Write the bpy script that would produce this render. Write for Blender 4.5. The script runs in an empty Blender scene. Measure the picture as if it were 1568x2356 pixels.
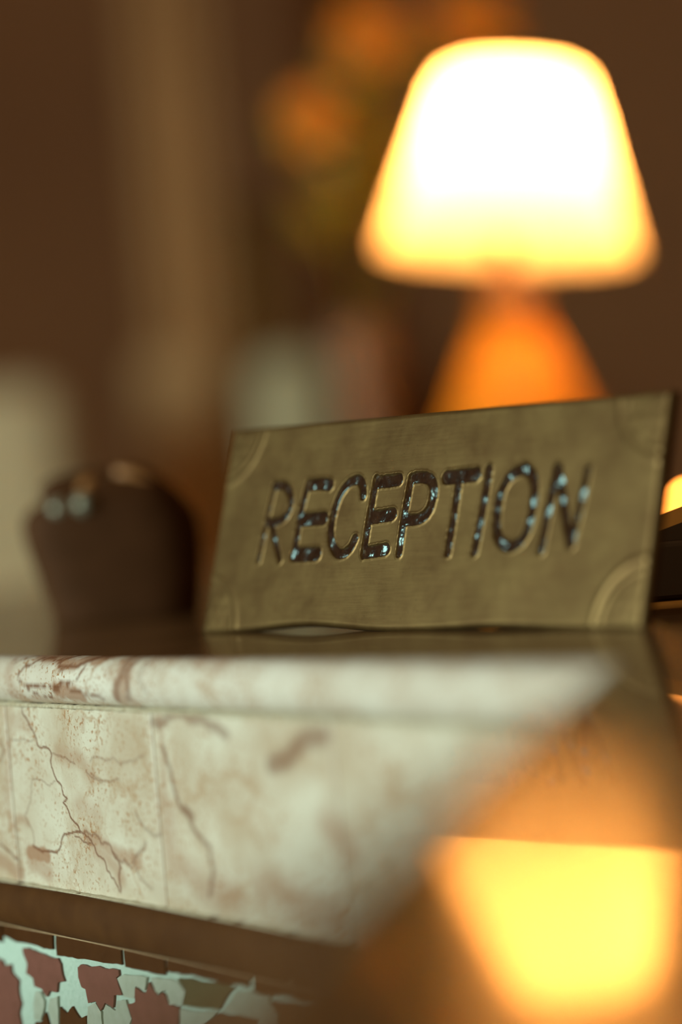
import bpy, bmesh, math, random
import numpy as np
from mathutils import Vector, Matrix, noise as mnoise

random.seed(7)
RNG = np.random.default_rng(11)
scene = bpy.context.scene
COL = scene.collection

# ------------------------------------------------------------------ camera
ZC = 1.10                      # height of the counter top above the floor
CAM_H = 0.0555                 # lens above the counter top
FPX = 5553.0                   # focal length in pixels of the 1568 px wide frame (85 mm on 24 mm)
ROLL = 0.083
HORIZON = -41.0                # horizon row relative to the frame centre (unrolled)
CAM = Vector((0, 0, ZC + CAM_H))
pitch = math.atan(-HORIZON / FPX)
F_ = Vector((0, math.cos(pitch), -math.sin(pitch)))
R0 = Vector((1, 0, 0))
D0 = Vector((0, -math.sin(pitch), -math.cos(pitch)))
cr, sr = math.cos(ROLL), math.sin(ROLL)
Xc = cr * R0 + sr * D0
Dc = -sr * R0 + cr * D0
cam_data = bpy.data.cameras.new('camera')
cam = bpy.data.objects.new('camera', cam_data)
COL.objects.link(cam)
m = Matrix.Identity(4)
for i in range(3):
    m[i][0] = Xc[i]; m[i][1] = -Dc[i]; m[i][2] = -F_[i]; m[i][3] = CAM[i]
cam.matrix_world = m
cam_data.sensor_fit = 'HORIZONTAL'
cam_data.sensor_width = 24.0
cam_data.lens = 85.0
cam_data.clip_start = 0.01
cam_data.dof.use_dof = True
cam_data.dof.focus_distance = 0.965
cam_data.dof.aperture_fstop = 2.1
scene.camera = cam

# ------------------------------------------------------------------ world, daylight, exposure
world = bpy.data.worlds.new('world'); scene.world = world
world.use_nodes = True
bg = world.node_tree.nodes['Background']
bg.inputs['Color'].default_value = (0.80, 0.42, 0.16, 1)
bg.inputs['Strength'].default_value = 0.215

WIN_X, WIN_Y, WIN_Z = -4.35, -0.95, 1.80      # daylight window in the left wall
WIN_W, WIN_H = 2.4, 1.5
ld = bpy.data.lights.new('daylight', 'AREA')
ld.shape = 'RECTANGLE'; ld.size = WIN_W; ld.size_y = WIN_H
ld.energy = 380; ld.color = (0.83, 1.0, 0.92)
lo = bpy.data.objects.new('daylight', ld); COL.objects.link(lo)
lo.location = (WIN_X, WIN_Y, WIN_Z)
lo.rotation_euler = Vector((-1, 0, 0)).to_track_quat('Z', 'Y').to_euler()

vs = scene.view_settings
vs.view_transform = 'Standard'; vs.look = 'None'; vs.exposure = 0.0; vs.gamma = 1.0
vs.use_curve_mapping = False

# ------------------------------------------------------------------ helpers
def ray(px, py):
    dx, dy = px - 784.0, py - 1178.0
    xr = cr * dx - sr * dy
    yr = sr * dx + cr * dy
    return F_ + R0 * (xr / FPX) + D0 * (yr / FPX)

def on_plane(px, py, p0, n):
    d = ray(px, py)
    t = (p0 - CAM).dot(n) / d.dot(n)
    return CAM + d * t

def on_top(px, py):
    return on_plane(px, py, Vector((0, 0, ZC)), Vector((0, 0, 1)))

def at_depth(px, py, Y):
    return on_plane(px, py, Vector((0, Y, 0)), Vector((0, 1, 0)))

def tag(o, label=None, cat=None, group=None, kind=None):
    if label: o['label'] = label
    if cat: o['category'] = cat
    if group: o['group'] = group
    if kind: o['kind'] = kind
    return o

def empty(name, loc, label, cat, group=None):
    o = bpy.data.objects.new(name, None); COL.objects.link(o)
    o.location = loc; o.empty_display_size = 0.02
    return tag(o, label, cat, group)

def root_loc(o):
    v = Vector((0, 0, 0))
    while o is not None:
        v += o.location; o = o.parent
    return v

def obj(name, verts, faces, mat, parent=None, smooth=False):
    off = root_loc(parent) if parent else Vector((0, 0, 0))
    me = bpy.data.meshes.new(name)
    me.from_pydata([tuple(Vector(v) - off) for v in verts], [], faces)
    me.materials.append(mat)
    bm = bmesh.new(); bm.from_mesh(me)
    bmesh.ops.recalc_face_normals(bm, faces=bm.faces)
    bm.to_mesh(me); bm.free()
    if smooth:
        me.polygons.foreach_set('use_smooth', [True] * len(me.polygons))
    me.update()
    o = bpy.data.objects.new(name, me); COL.objects.link(o)
    if parent: o.parent = parent
    return o

def box_data(x0, x1, y0, y1, z0, z1):
    v = [(x, y, z) for z in (z0, z1) for y in (y0, y1) for x in (x0, x1)]
    f = [(0, 2, 3, 1), (4, 5, 7, 6), (0, 1, 5, 4), (2, 6, 7, 3), (0, 4, 6, 2), (1, 3, 7, 5)]
    return v, f

def bevel(o, w, seg=3):
    md = o.modifiers.new('bevel', 'BEVEL'); md.width = w; md.segments = seg
    md.limit_method = 'ANGLE'; md.angle_limit = 0.6
    return o

def box(name, b, mat, parent=None, bev=0):
    v, f = box_data(*b)
    o = obj(name, v, f, mat, parent)
    if bev: bevel(o, bev)
    return o

def lathe(name, prof, c, mat, parent=None, n=48, axis=None, close=False):
    """prof: (radius, height) pairs; axis: up vector"""
    up = (axis or Vector((0, 0, 1))).normalized()
    a = up.orthogonal().normalized(); b = up.cross(a)
    v, f = [], []
    for r, h in prof:
        for k in range(n):
            t = 2 * math.pi * k / n
            v.append(Vector(c) + up * h + a * (r * math.cos(t)) + b * (r * math.sin(t)))
    m_ = len(prof)
    for i in range(m_ - 1):
        for k in range(n):
            k2 = (k + 1) % n
            f.append((i * n + k, i * n + k2, (i + 1) * n + k2, (i + 1) * n + k))
    if close:
        f.append(tuple(range(n))); f.append(tuple((m_ - 1) * n + k for k in range(n)))
    return obj(name, v, f, mat, parent, True)

def tube(name, pts, rad, mat, parent=None, n=8):
    pts = [Vector(p) for p in pts]
    rr = rad if isinstance(rad, (list, tuple)) else [rad] * len(pts)
    v, f = [], []
    for i, p in enumerate(pts):
        d = (pts[min(i + 1, len(pts) - 1)] - pts[max(i - 1, 0)]).normalized()
        a = d.cross(Vector((0.3, 1, 0.2))).normalized(); b = d.cross(a)
        for k in range(n):
            t = 2 * math.pi * k / n
            v.append(p + a * rr[i] * math.cos(t) + b * rr[i] * math.sin(t))
    for i in range(len(pts) - 1):
        for k in range(n):
            k2 = (k + 1) % n
            f.append((i * n + k, i * n + k2, (i + 1) * n + k2, (i + 1) * n + k))
    f.append(tuple(range(n))); f.append(tuple((len(pts) - 1) * n + k for k in range(n)))
    return obj(name, v, f, mat, parent, True)

# ------------------------------------------------------------------ materials
def nodes(name):
    mt = bpy.data.materials.new(name); mt.use_nodes = True
    nt = mt.node_tree
    return mt, nt, nt.nodes, nt.links, nt.nodes['Principled BSDF']

def noise_node(nt, scale, detail=4, rough=0.55, dist=0.0, vec=None):
    n = nt.nodes.new('ShaderNodeTexNoise')
    n.inputs['Scale'].default_value = scale; n.inputs['Detail'].default_value = detail
    n.inputs['Roughness'].default_value = rough; n.inputs['Distortion'].default_value = dist
    if vec is None:
        g = nt.nodes.new('ShaderNodeNewGeometry'); vec = g.outputs['Position']
    nt.links.new(vec, n.inputs['Vector'])
    return n

def ramp(nt, src, stops):
    r = nt.nodes.new('ShaderNodeValToRGB')
    el = r.color_ramp.elements
    while len(el) < len(stops): el.new(0.5)
    for e, (p, c) in zip(el, stops):
        e.position = p; e.color = c if len(c) == 4 else (*c, 1)
    nt.links.new(src, r.inputs['Fac'])
    return r

def mix(nt, fac, a, b, mode='MIX'):
    mx = nt.nodes.new('ShaderNodeMix'); mx.data_type = 'RGBA'; mx.blend_type = mode
    for s, v in ((0, fac), (6, a), (7, b)):
        if isinstance(v, (int, float)): mx.inputs[s].default_value = v
        elif isinstance(v, tuple): mx.inputs[s].default_value = v if len(v) == 4 else (*v, 1)
        else: nt.links.new(v, mx.inputs[s])
    return mx.outputs[2]

def bump(nt, src, bsdf, strength=0.3, dist=0.001):
    b = nt.nodes.new('ShaderNodeBump')
    b.inputs['Strength'].default_value = strength; b.inputs['Distance'].default_value = dist
    nt.links.new(src, b.inputs['Height']); nt.links.new(b.outputs['Normal'], bsdf.inputs['Normal'])

def simple(name, c1, c2=None, rough=0.5, metal=0.0, scale=40, coat=0.0, bmp=0.0, spec=0.5):
    mt, nt, N, L, p = nodes(name)
    c2 = c2 or tuple(x * 0.7 for x in c1)
    n = noise_node(nt, scale)
    r = ramp(nt, n.outputs['Fac'], [(0.3, c2), (0.7, c1)])
    L.new(r.outputs['Color'], p.inputs['Base Color'])
    p.inputs['Roughness'].default_value = rough; p.inputs['Metallic'].default_value = metal
    p.inputs['Specular IOR Level'].default_value = spec
    p.inputs['Coat Weight'].default_value = coat; p.inputs['Coat Roughness'].default_value = 0.03
    if bmp: bump(nt, n.outputs['Fac'], p, bmp)
    return mt

def marble(name, light, tan, rough=0.3, traced=True):
    mt, nt, N, L, p = nodes(name)
    big = noise_node(nt, 28, 5, 0.6, 0.4)
    base = ramp(nt, big.outputs['Fac'], [(0.34, tan), (0.62, light)]).outputs['Color']
    # fine brown freckles
    sp = noise_node(nt, 620, 2, 0.5)
    msk = noise_node(nt, 45, 2, 0.5)
    spr = ramp(nt, sp.outputs['Fac'], [(0.555, (0, 0, 0)), (0.68, (1, 1, 1))]).outputs['Color']
    mkr = ramp(nt, msk.outputs['Fac'], [(0.34, (0, 0, 0)), (0.58, (1, 1, 1))]).outputs['Color']
    mm = mix(nt, 1.0, spr, mkr, 'MULTIPLY')
    base = mix(nt, mm, base, (0.34, 0.17, 0.07))
    # wandering hairline veins
    geo = nt.nodes.new('ShaderNodeNewGeometry')
    wob = noise_node(nt, 60, 4, 0.6)
    add = nt.nodes.new('ShaderNodeVectorMath'); add.operation = 'MULTIPLY_ADD'
    L.new(wob.outputs['Color'], add.inputs[0]); add.inputs[1].default_value = (0.03, 0.03, 0.03)
    L.new(geo.outputs['Position'], add.inputs[2])
    vor = nt.nodes.new('ShaderNodeTexVoronoi'); vor.feature = 'DISTANCE_TO_EDGE'
    vor.inputs['Scale'].default_value = 22; L.new(add.outputs[0], vor.inputs['Vector'])
    vr = ramp(nt, vor.outputs['Distance'], [(0.0, (0.55, 0.55, 0.55)), (0.035, (0, 0, 0))]).outputs['Color']
    vmask = mix(nt, 1.0, vr, mkr, 'MULTIPLY')
    base = mix(nt, vmask, base, (0.36, 0.21, 0.10))
    if traced:
        at = nt.nodes.new('ShaderNodeAttribute'); at.attribute_name = 'stain'
        base = mix(nt, at.outputs['Fac'], base, (0.33, 0.18, 0.10))
        at2 = nt.nodes.new('ShaderNodeAttribute'); at2.attribute_name = 'vein'
        base = mix(nt, at2.outputs['Fac'], base, (0.16, 0.06, 0.025))
    L.new(base, p.inputs['Base Color'])
    p.inputs['Roughness'].default_value = rough
    bump(nt, sp.outputs['Fac'], p, 0.08, 0.0003)
    return mt

M = {}
M['marble'] = marble('cream_veined_marble', (0.60, 0.57, 0.45), (0.46, 0.375, 0.26))
M['marble_edge'] = marble('cream_marble_edge', (0.66, 0.64, 0.54), (0.52, 0.46, 0.36), 0.25)

def top_stone():
    mt, nt, N, L, p = nodes('polished_brown_stone')
    big = noise_node(nt, 14, 6, 0.6, 0.6)
    c = ramp(nt, big.outputs['Fac'], [(0.3, (0.13, 0.068, 0.025)), (0.7, (0.20, 0.110, 0.042))]).outputs['Color']
    p2 = nt.nodes.new('ShaderNodeBsdfPrincipled')
    for q, r in ((p, 0.022), (p2, 0.21)):
        L.new(c, q.inputs['Base Color'])
        q.inputs['Roughness'].default_value = r
        q.inputs['IOR'].default_value = 1.55
    wear = noise_node(nt, 9, 4, 0.6, 0.5)
    fac = nt.nodes.new('ShaderNodeMapRange')
    fac.inputs['To Min'].default_value = 0.50; fac.inputs['To Max'].default_value = 0.72
    L.new(wear.outputs['Fac'], fac.inputs['Value'])
    ms = nt.nodes.new('ShaderNodeMixShader'); L.new(fac.outputs[0], ms.inputs[0])
    L.new(p.outputs[0], ms.inputs[1]); L.new(p2.outputs[0], ms.inputs[2])
    L.new(ms.outputs[0], nt.nodes['Material Output'].inputs['Surface'])
    return mt
M['top'] = top_stone()
M['rail'] = simple('dark_brown_glazed_rail', (0.075, 0.031, 0.009), (0.058, 0.023, 0.007), 0.6, scale=90, spec=0.06)
M['grout'] = simple('pale_grout', (0.44, 0.58, 0.49), (0.36, 0.50, 0.41), 0.9, scale=500, bmp=0.5)
M['joint_pale'] = simple('pale_bedding', (0.50, 0.46, 0.33), (0.34, 0.28, 0.17), 0.9, scale=400)
M['joint'] = simple('tan_joint_filler', (0.42, 0.30, 0.17), (0.34, 0.22, 0.11), 0.9, scale=300)
M['tile_dark'] = simple('dark_brown_zellige', (0.062, 0.023, 0.006), (0.048, 0.017, 0.004), 0.6, scale=120, spec=0.05)
M['tile_maroon'] = simple('maroon_zellige', (0.17, 0.062, 0.042), (0.135, 0.048, 0.030), 0.55, scale=160, spec=0.3)
M['tile_green'] = simple('green_zellige', (0.085, 0.085, 0.035), (0.065, 0.062, 0.022), 0.5, scale=160, spec=0.3)
M['tile_pale'] = simple('pale_zellige', (0.40, 0.46, 0.37), (0.32, 0.38, 0.29), 0.45, scale=200)
M['tile_brown'] = simple('brown_zellige', (0.11, 0.05, 0.022), (0.085, 0.036, 0.015), 0.55, scale=160, spec=0.3)

def brass_mat():
    mt, nt, N, L, p = nodes('aged_olive_brass')
    g = noise_node(nt, 55, 6, 0.65, 0.3)
    tc = nt.nodes.new('ShaderNodeNewGeometry')
    mp = nt.nodes.new('ShaderNodeMapping'); mp.inputs['Scale'].default_value = (60, 60, 1400)
    L.new(tc.outputs['Position'], mp.inputs['Vector'])
    brush = noise_node(nt, 1.0, 3, 0.6, 0, mp.outputs['Vector'])
    c = ramp(nt, g.outputs['Fac'], [(0.3, (0.135, 0.076, 0.024)), (0.7, (0.185, 0.118, 0.039))]).outputs['Color']
    c2 = ramp(nt, brush.outputs['Fac'], [(0.35, (0.86, 0.84, 0.8)), (0.65, (1, 1, 1))]).outputs['Color']
    c = mix(nt, 1.0, c, c2, 'MULTIPLY')
    spk = noise_node(nt, 900, 1, 0.5)
    sm = ramp(nt, spk.outputs['Fac'], [(0.74, (0, 0, 0)), (0.78, (1, 1, 1))]).outputs['Color']
    c = mix(nt, sm, c, (0.10, 0.06, 0.02))
    L.new(c, p.inputs['Base Color'])
    p.inputs['Metallic'].default_value = 0.75
    rr = nt.nodes.new('ShaderNodeMapRange')
    rr.inputs['To Min'].default_value = 0.38; rr.inputs['To Max'].default_value = 0.52
    L.new(g.outputs['Fac'], rr.inputs['Value']); L.new(rr.outputs[0], p.inputs['Roughness'])
    bump(nt, brush.outputs['Fac'], p, 0.06, 0.0003)
    return mt
M['brass'] = brass_mat()
M['brass_dark'] = simple('darkened_brass_edge', (0.10, 0.055, 0.02), (0.06, 0.03, 0.012), 0.5, 0.6, 80)

def enamel():
    mt, nt, N, L, p = nodes('chipped_dark_enamel')
    n = noise_node(nt, 260, 4, 0.6)
    c = ramp(nt, n.outputs['Fac'], [(0.35, (0.020, 0.008, 0.004)), (0.7, (0.040, 0.018, 0.009))]).outputs['Color']
    L.new(c, p.inputs['Base Color'])
    p.inputs['Roughness'].default_value = 0.2
    p.inputs['Specular IOR Level'].default_value = 0.5
    p.inputs['Specular Tint'].default_value = (0.62, 1.0, 1.0, 1)
    f = noise_node(nt, 1500, 3, 0.6)
    bump(nt, f.outputs['Fac'], p, 0.10, 0.0003)
    return mt
M['enamel'] = enamel()

def shade_mat():
    mt, nt, N, L, p = nodes('warm_lampshade_cloth')
    out = nt.nodes['Material Output']; nt.nodes.remove(p)
    tr = nt.nodes.new('ShaderNodeBsdfTranslucent'); tr.inputs['Color'].default_value = (0.85, 0.56, 0.20, 1)
    df = nt.nodes.new('ShaderNodeBsdfDiffuse'); df.inputs['Color'].default_value = (0.80, 0.46, 0.13, 1)
    n = noise_node(nt, 400, 2)
    r = ramp(nt, n.outputs['Fac'], [(0.3, (0.84, 0.44, 0.105)), (0.7, (0.92, 0.51, 0.135))])
    L.new(r.outputs['Color'], tr.inputs['Color'])
    ms = nt.nodes.new('ShaderNodeMixShader'); ms.inputs[0].default_value = 0.35
    L.new(tr.outputs[0], ms.inputs[1]); L.new(df.outputs[0], ms.inputs[2])
    L.new(ms.outputs[0], out.inputs['Surface'])
    return mt
M['shade'] = shade_mat()
M['trim'] = simple('shade_trim', (0.45, 0.20, 0.04), (0.36, 0.15, 0.03), 0.8, scale=200)
M['lamp_base'] = simple('amber_glazed_ceramic', (0.60, 0.20, 0.008), (0.50, 0.16, 0.006), 0.6, scale=30, spec=0.1)
M['lamp_metal'] = simple('lamp_bronze', (0.10, 0.040, 0.006), (0.075, 0.03, 0.004), 0.6, 0.0, spec=0.05)
M['wall'] = simple('brown_plaster_wall', (0.33, 0.155, 0.060), (0.28, 0.128, 0.050), 0.9, scale=1.2)
M['wood'] = simple('dark_wood', (0.085, 0.036, 0.014), (0.055, 0.022, 0.009), 0.45, scale=12)
M['floor'] = simple('terracotta_floor', (0.20, 0.09, 0.045), (0.15, 0.065, 0.03), 0.5, scale=8)
M['leather'] = simple('dark_brown_leather', (0.072, 0.029, 0.010), (0.055, 0.022, 0.007), 0.7, scale=60, spec=0.08, bmp=0.2)
M['tan_leather'] = simple('tan_leather', (0.45, 0.21, 0.06), (0.33, 0.14, 0.04), 0.5, scale=60)
M['glint'] = simple('dull_pewter', (0.28, 0.28, 0.20), (0.22, 0.22, 0.15), 0.4, 0.3)
M['lacquer'] = simple('dark_lacquer', (0.040, 0.017, 0.008), (0.030, 0.012, 0.006), 0.25, scale=20, coat=1.0)
M['gold'] = simple('polished_gold_gleam', (0.95, 0.66, 0.26), (0.85, 0.55, 0.18), 0.22, 1.0)
M['vase'] = simple('rose_clay', (0.19, 0.115, 0.055), (0.16, 0.095, 0.045), 0.6, scale=15)
M['petal'] = simple('orange_petal', (0.66, 0.23, 0.004), (0.54, 0.17, 0.003), 0.6, scale=60)
M['leaf'] = simple('green_leaf', (0.15, 0.135, 0.005), (0.11, 0.10, 0.004), 0.5, scale=40)
M['curtain'] = simple('tan_curtain', (0.78, 0.50, 0.23), (0.68, 0.43, 0.19), 0.9, scale=4)
M['curtain_grey'] = simple('grey_green_curtain', (0.72, 0.68, 0.42), (0.62, 0.58, 0.35), 0.9, scale=4)
M['beige'] = simple('pale_beige_upholstery', (0.88, 0.74, 0.45), (0.78, 0.65, 0.39), 0.9, scale=6)
M['frame'] = simple('white_window_frame', (0.5, 0.45, 0.36), None, 0.5)

# ------------------------------------------------------------------ room shell
tag(box('floor', (-4.5, 5.0, -4.0, 7.2, -0.1, 0.0), M['floor']), kind='structure')
tag(box('wall_back', (-4.5, 5.0, 7.0, 7.2, 0.0, 4.6), M['wall']), kind='structure')
tag(box('wall_right', (4.8, 5.0, -4.0, 7.0, 0.0, 4.6), M['wall']), kind='structure')
# left wall with the daylight window opening
y0, y1 = WIN_Y - WIN_W / 2, WIN_Y + WIN_W / 2
z0, z1 = WIN_Z - WIN_H / 2, WIN_Z + WIN_H / 2
wl = []
wv, wf = [], []
for b in ((-4.5, -4.3, -4.0, y0, 0, 4.6), (-4.5, -4.3, y1, 7.0, 0, 4.6), (-4.5, -4.3, y0, y1, 0, z0), (-4.5, -4.3, y0, y1, z1, 4.6)):
    v, f = box_data(*b); k = len(wv); wv += v; wf += [tuple(i + k for i in q) for q in f]
tag(obj('wall_left', wv, wf, M['wall']), kind='structure')
wn = bpy.data.objects.new('window_1', None); COL.objects.link(wn); wn.location = (-4.3, WIN_Y, z0); tag(wn, kind='structure')
for b in ((-4.34, -4.26, y0, y0 + .06, z0, z1), (-4.34, -4.26, y1 - .06, y1, z0, z1), (-4.34, -4.26, WIN_Y - .025, WIN_Y + .025, z0, z1)):
    box('stile', b, M['frame'], wn)
for b in ((-4.34, -4.26, y0, y1, z0, z0 + .06), (-4.34, -4.26, y0, y1, z1 - .06, z1), (-4.34, -4.26, y0, y1, WIN_Z - .02, WIN_Z + .02)):
    box('rail', b, M['frame'], wn)

# ------------------------------------------------------------------ reception counter geometry
C = on_top(1445, 1524)                       # inside corner of the counter edge
PL = on_top(0, 1506)                         # a point on the far front edge
PN = on_top(740, 2060)                       # a point on the near edge
u1 = (PL - C).normalized()                   # along the far front edge, leftwards and away
u2 = (PN - C).normalized()                   # along the near edge, towards the viewer
def outward(u, ref):
    n = Vector((-u.y, u.x, 0))
    return n if n.dot(ref) > 0 else -n
n1 = outward(u1, Vector((-1, -0.5, 0)))
n2 = outward(u2, Vector((-1, 0.2, 0)))
LEN1, LEN2 = 1.3, 1.5
# miter direction at the inside corner
mit = (n1 + n2); mit = mit / mit.dot(n1)
def path_pt(i, off):
    """point i of the edge path (0 far left, 1 inside corner, 2 near) moved outward by off"""
    if i == 0: return C + u1 * LEN1 + n1 * off
    if i == 1: return C + mit * off
    return C + u2 * LEN2 + n2 * off

counter = empty('reception_counter', (C.x + 0.4, C.y + 0.3, 0),
                'L-shaped stone reception counter with cream marble front, dark rail and mosaic', 'counter')
TOPT = 0.0195
BACK = 0.70
# flat top: polygon
back1 = -n1
pts = [path_pt(0, 0), path_pt(1, 0), path_pt(2, 0), path_pt(2, 0) + Vector((1.1, 0, 0)),
       Vector((1.25, 0.5, ZC)), C + back1 * BACK + u1 * -0.55, C + u1 * LEN1 + back1 * BACK]
v = [Vector((p.x, p.y, ZC)) for p in pts] + [Vector((p.x, p.y, ZC - TOPT)) for p in pts]
n = len(pts)
f = [tuple(range(n)), tuple(range(2 * n - 1, n - 1, -1))] + [(i, (i + 1) % n, n + (i + 1) % n, n + i) for i in range(n)]
top = obj('countertop', v, f, M['top'], counter)
top['label'] = 'polished brown stone top'
# body below the top, set back under the edge
inset = 0.004
pts2 = [path_pt(0, -0.03), path_pt(1, -0.03), path_pt(2, -0.03), path_pt(2, 0) + Vector((1.0, 0.0, 0)),
        Vector((1.2, 0.5, ZC)), C + back1 * (BACK - .04) + u1 * -0.5, C + u1 * LEN1 + back1 * (BACK - .04)]
v = [Vector((p.x, p.y, ZC - TOPT - .0005)) for p in pts2] + [Vector((p.x, p.y, 0.0)) for p in pts2]
obj('body', v, f, M['wood'], counter)

def seg_pt(seg, s, off, z):
    u, nn = (u1, n1) if seg == 0 else (u2, n2)
    p = C + u * s + nn * off
    return Vector((p.x, p.y, z))

# ---- traced veins: distance field on (s, z)
def jitter(poly, amp, depth=3):
    pts = [np.array(p, float) for p in poly]
    for d in range(depth):
        out = [pts[0]]
        for a, b in zip(pts[:-1], pts[1:]):
            dv = b - a; nrm = np.array([-dv[1], dv[0]])
            out.append((a + b) / 2 + nrm * RNG.uniform(-amp, amp)); out.append(b)
        pts = out
    return np.array(pts)

def field(P, strokes):
    """P: (N,2) points; strokes: (polyline, half width, softness, strength)"""
    val = np.zeros(len(P))
    for poly, w, soft, st in strokes:
        d = np.full(len(P), 1e9)
        lo_, hi_ = poly.min(0) - w - soft, poly.max(0) + w + soft
        sel = np.all((P >= lo_) & (P <= hi_), axis=1)
        if not sel.any(): continue
        Q = P[sel]; dd = np.full(len(Q), 1e9)
        for a, b in zip(poly[:-1], poly[1:]):
            ab = b - a; L2 = max(ab @ ab, 1e-14)
            t = np.clip(((Q - a) @ ab) / L2, 0, 1)
            dd = np.minimum(dd, np.hypot(*(Q - a - t[:, None] * ab).T))
        d[sel] = dd
        val = np.maximum(val, st * np.clip(1 - (d - w) / soft, 0, 1))
    return val

FACE = 0.004
def to_face(px, py, off=FACE):
    p = on_plane(px, py, C + n1 * off, n1)
    return ((p - C).dot(u1), p.z)

def crop8(l): return [(x / 3.136, 1480 + y / 3.136) for x, y in l]
def crop2(l): return [(x / 3.136, 1780 + y / 3.136) for x, y in l]
PXM = 0.000175                        # one photo pixel on the face in metres
def stroke(px_poly, w, soft, st, amp=0.12, depth=3, off=FACE):
    return (jitter([to_face(x, y, off) for x, y in px_poly], amp, depth), w * PXM, soft * PXM, st)

veins = [
    stroke(crop8([(155, 440), (160, 500), (200, 560), (220, 610), (250, 660), (270, 735), (330, 750), (370, 790), (365, 850), (385, 930), (410, 990)]) +
           crop2([(440, 80), (455, 150), (485, 180), (455, 210), (490, 260), (520, 330), (560, 370), (580, 420)]), 1.3, 2.2, 0.95),
    stroke(crop2([(580, 420), (640, 460), (670, 510), (700, 580), (760, 640), (800, 740), (840, 800), (860, 850)]), 1.2, 2.5, 0.8, 0.2),
    stroke(crop2([(580, 425), (500, 430), (450, 460), (440, 520), (410, 570), (330, 560), (240, 520)]), 1.6, 2.2, 0.9),
    stroke(crop2([(600, 430), (700, 450), (760, 500), (810, 560), (900, 620), (950, 680)]), 1.0, 4, 0.6, 0.25),
    stroke(crop2([(810, 560), (850, 620), (870, 680), (860, 760), (870, 850)]), 1.8, 4, 0.75, 0.15),
    stroke(crop2([(540, 450), (600, 490), (660, 495)]), 1.0, 2, 0.8),
    stroke(crop2([(660, 0), (720, 40), (780, 55), (860, 40)]), 0.8, 3, 0.45),
    stroke(crop2([(230, 40), (225, 150), (205, 240), (180, 300), (240, 420), (245, 510)]), 0.8, 2.2, 0.55),
    stroke(crop2([(230, 40), (300, 45), (360, 90), (400, 50)]), 0.8, 2, 0.5),
    stroke(crop2([(110, 350), (140, 520), (150, 650), (170, 740)]), 0.8, 2.5, 0.5),
    stroke(crop2([(0, 490), (70, 560), (140, 640)]), 1.6, 3, 0.8),
    stroke(crop2([(980, 280), (1040, 390), (1160, 440)]), 1.0, 5, 0.5),
    stroke(crop2([(960, 640), (1020, 760), (1100, 830)]), 0.8, 4, 0.5),
    stroke(crop2([(960, 640), (1010, 560), (1050, 500)]), 1.5, 6, 0.5, 0.25),
    stroke(crop8([(370, 790), (430, 810), (480, 830), (540, 870)]), 0.7, 3, 0.5),
    stroke(crop8([(650, 850), (700, 820), (820, 825)]), 0.7, 4, 0.4),
    stroke(crop8([(830, 830), (870, 880), (960, 850), (1040, 810)]), 0.7, 4, 0.4),
    stroke(crop8([(620, 920), (700, 980), (760, 1000)]), 0.7, 3, 0.45),
    stroke(crop8([(70, 690), (160, 690), (250, 685)]), 0.7, 2.5, 0.5),
    stroke(crop8([(0, 700), (30, 780), (10, 860)]), 2, 6, 0.5),
    stroke([(350, 1662), (400, 1640), (450, 1655), (490, 1672), (520, 1690)], 7, 10, 0.55),
    stroke([(375, 1720), (400, 1815), (412, 1852), (436, 1882), (456, 1922), (482, 1948), (490, 2000), (482, 2058)], 3, 6, 0.7),
    stroke([(425, 1862), (440, 1880)], 8, 6, 0.7),
    stroke([(625, 1760), (680, 1722), (745, 1690)], 12, 16, 0.6),
]
stains = [
    stroke(crop2([(215, 570), (280, 585), (340, 600)]), 14, 7, 0.85),
    stroke(crop2([(230, 640), (300, 680), (350, 720)]), 14, 16, 0.5),
    stroke(crop2([(0, 620), (60, 660), (150, 720)]), 10, 16, 0.6),
    stroke(crop2([(120, 340), (170, 330), (200, 360)]), 4, 12, 0.5),
    stroke(crop2([(620, 440), (720, 480), (820, 560), (920, 600), (1000, 640)]), 7, 18, 0.6, 0.2),
    stroke(crop2([(700, 560), (820, 660), (880, 760)]), 6, 22, 0.5, 0.2),
    stroke(crop2([(560, 220), (640, 260), (700, 300)]), 6, 26, 0.3),
    stroke(crop8([(420, 800), (520, 820), (600, 860), (660, 960)]), 6, 24, 0.4),
    stroke(crop8([(600, 540), (600, 620)]), 3, 10, 0.35),
    stroke(crop8([(90, 560), (200, 600)]), 12, 20, 0.35),
    stroke([(380, 1850), (400, 1990), (470, 2050), (540, 2060)], 10, 40, 0.45),
    stroke([(360, 1640), (375, 1840)], 2, 14, 0.45),
    stroke([(600, 2040), (700, 2085), (760, 2090)], 14, 40, 0.45),
    stroke([(750, 1895), (800, 1950)], 12, 40, 0.5),
    stroke([(20, 1640), (18, 1760), (28, 1900)], 10, 14, 0.30),
]
B = 0.012
edge_v = [stroke(crop8(l), w, s_, st, 0.15, 3, B) for l, w, s_, st in (
    ([(400, 105), (330, 130), (250, 120), (170, 140), (110, 180), (85, 240), (110, 290), (180, 315), (260, 325), (340, 330), (390, 290), (470, 280), (510, 270), (525, 220), (545, 180)], 1.6, 2.5, 0.9),
    ([(330, 130), (370, 185), (440, 170), (520, 150), (640, 120)], 3, 4, 0.85),
    ([(130, 300), (180, 360), (250, 390), (310, 400), (320, 370)], 0.8, 2.2, 0.8),
    ([(0, 130), (60, 120), (130, 110)], 1.0, 3, 0.6),
    ([(340, 345), (420, 300), (500, 350), (620, 390), (680, 410)], 2, 5, 0.7),
    ([(800, 90), (830, 200), (800, 300), (780, 410)], 6, 9, 0.55),
    ([(890, 100), (860, 240), (880, 330), (860, 410)], 4, 8, 0.6),
    ([(980, 90), (950, 250), (1010, 350)], 3, 10, 0.3))]
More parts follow.
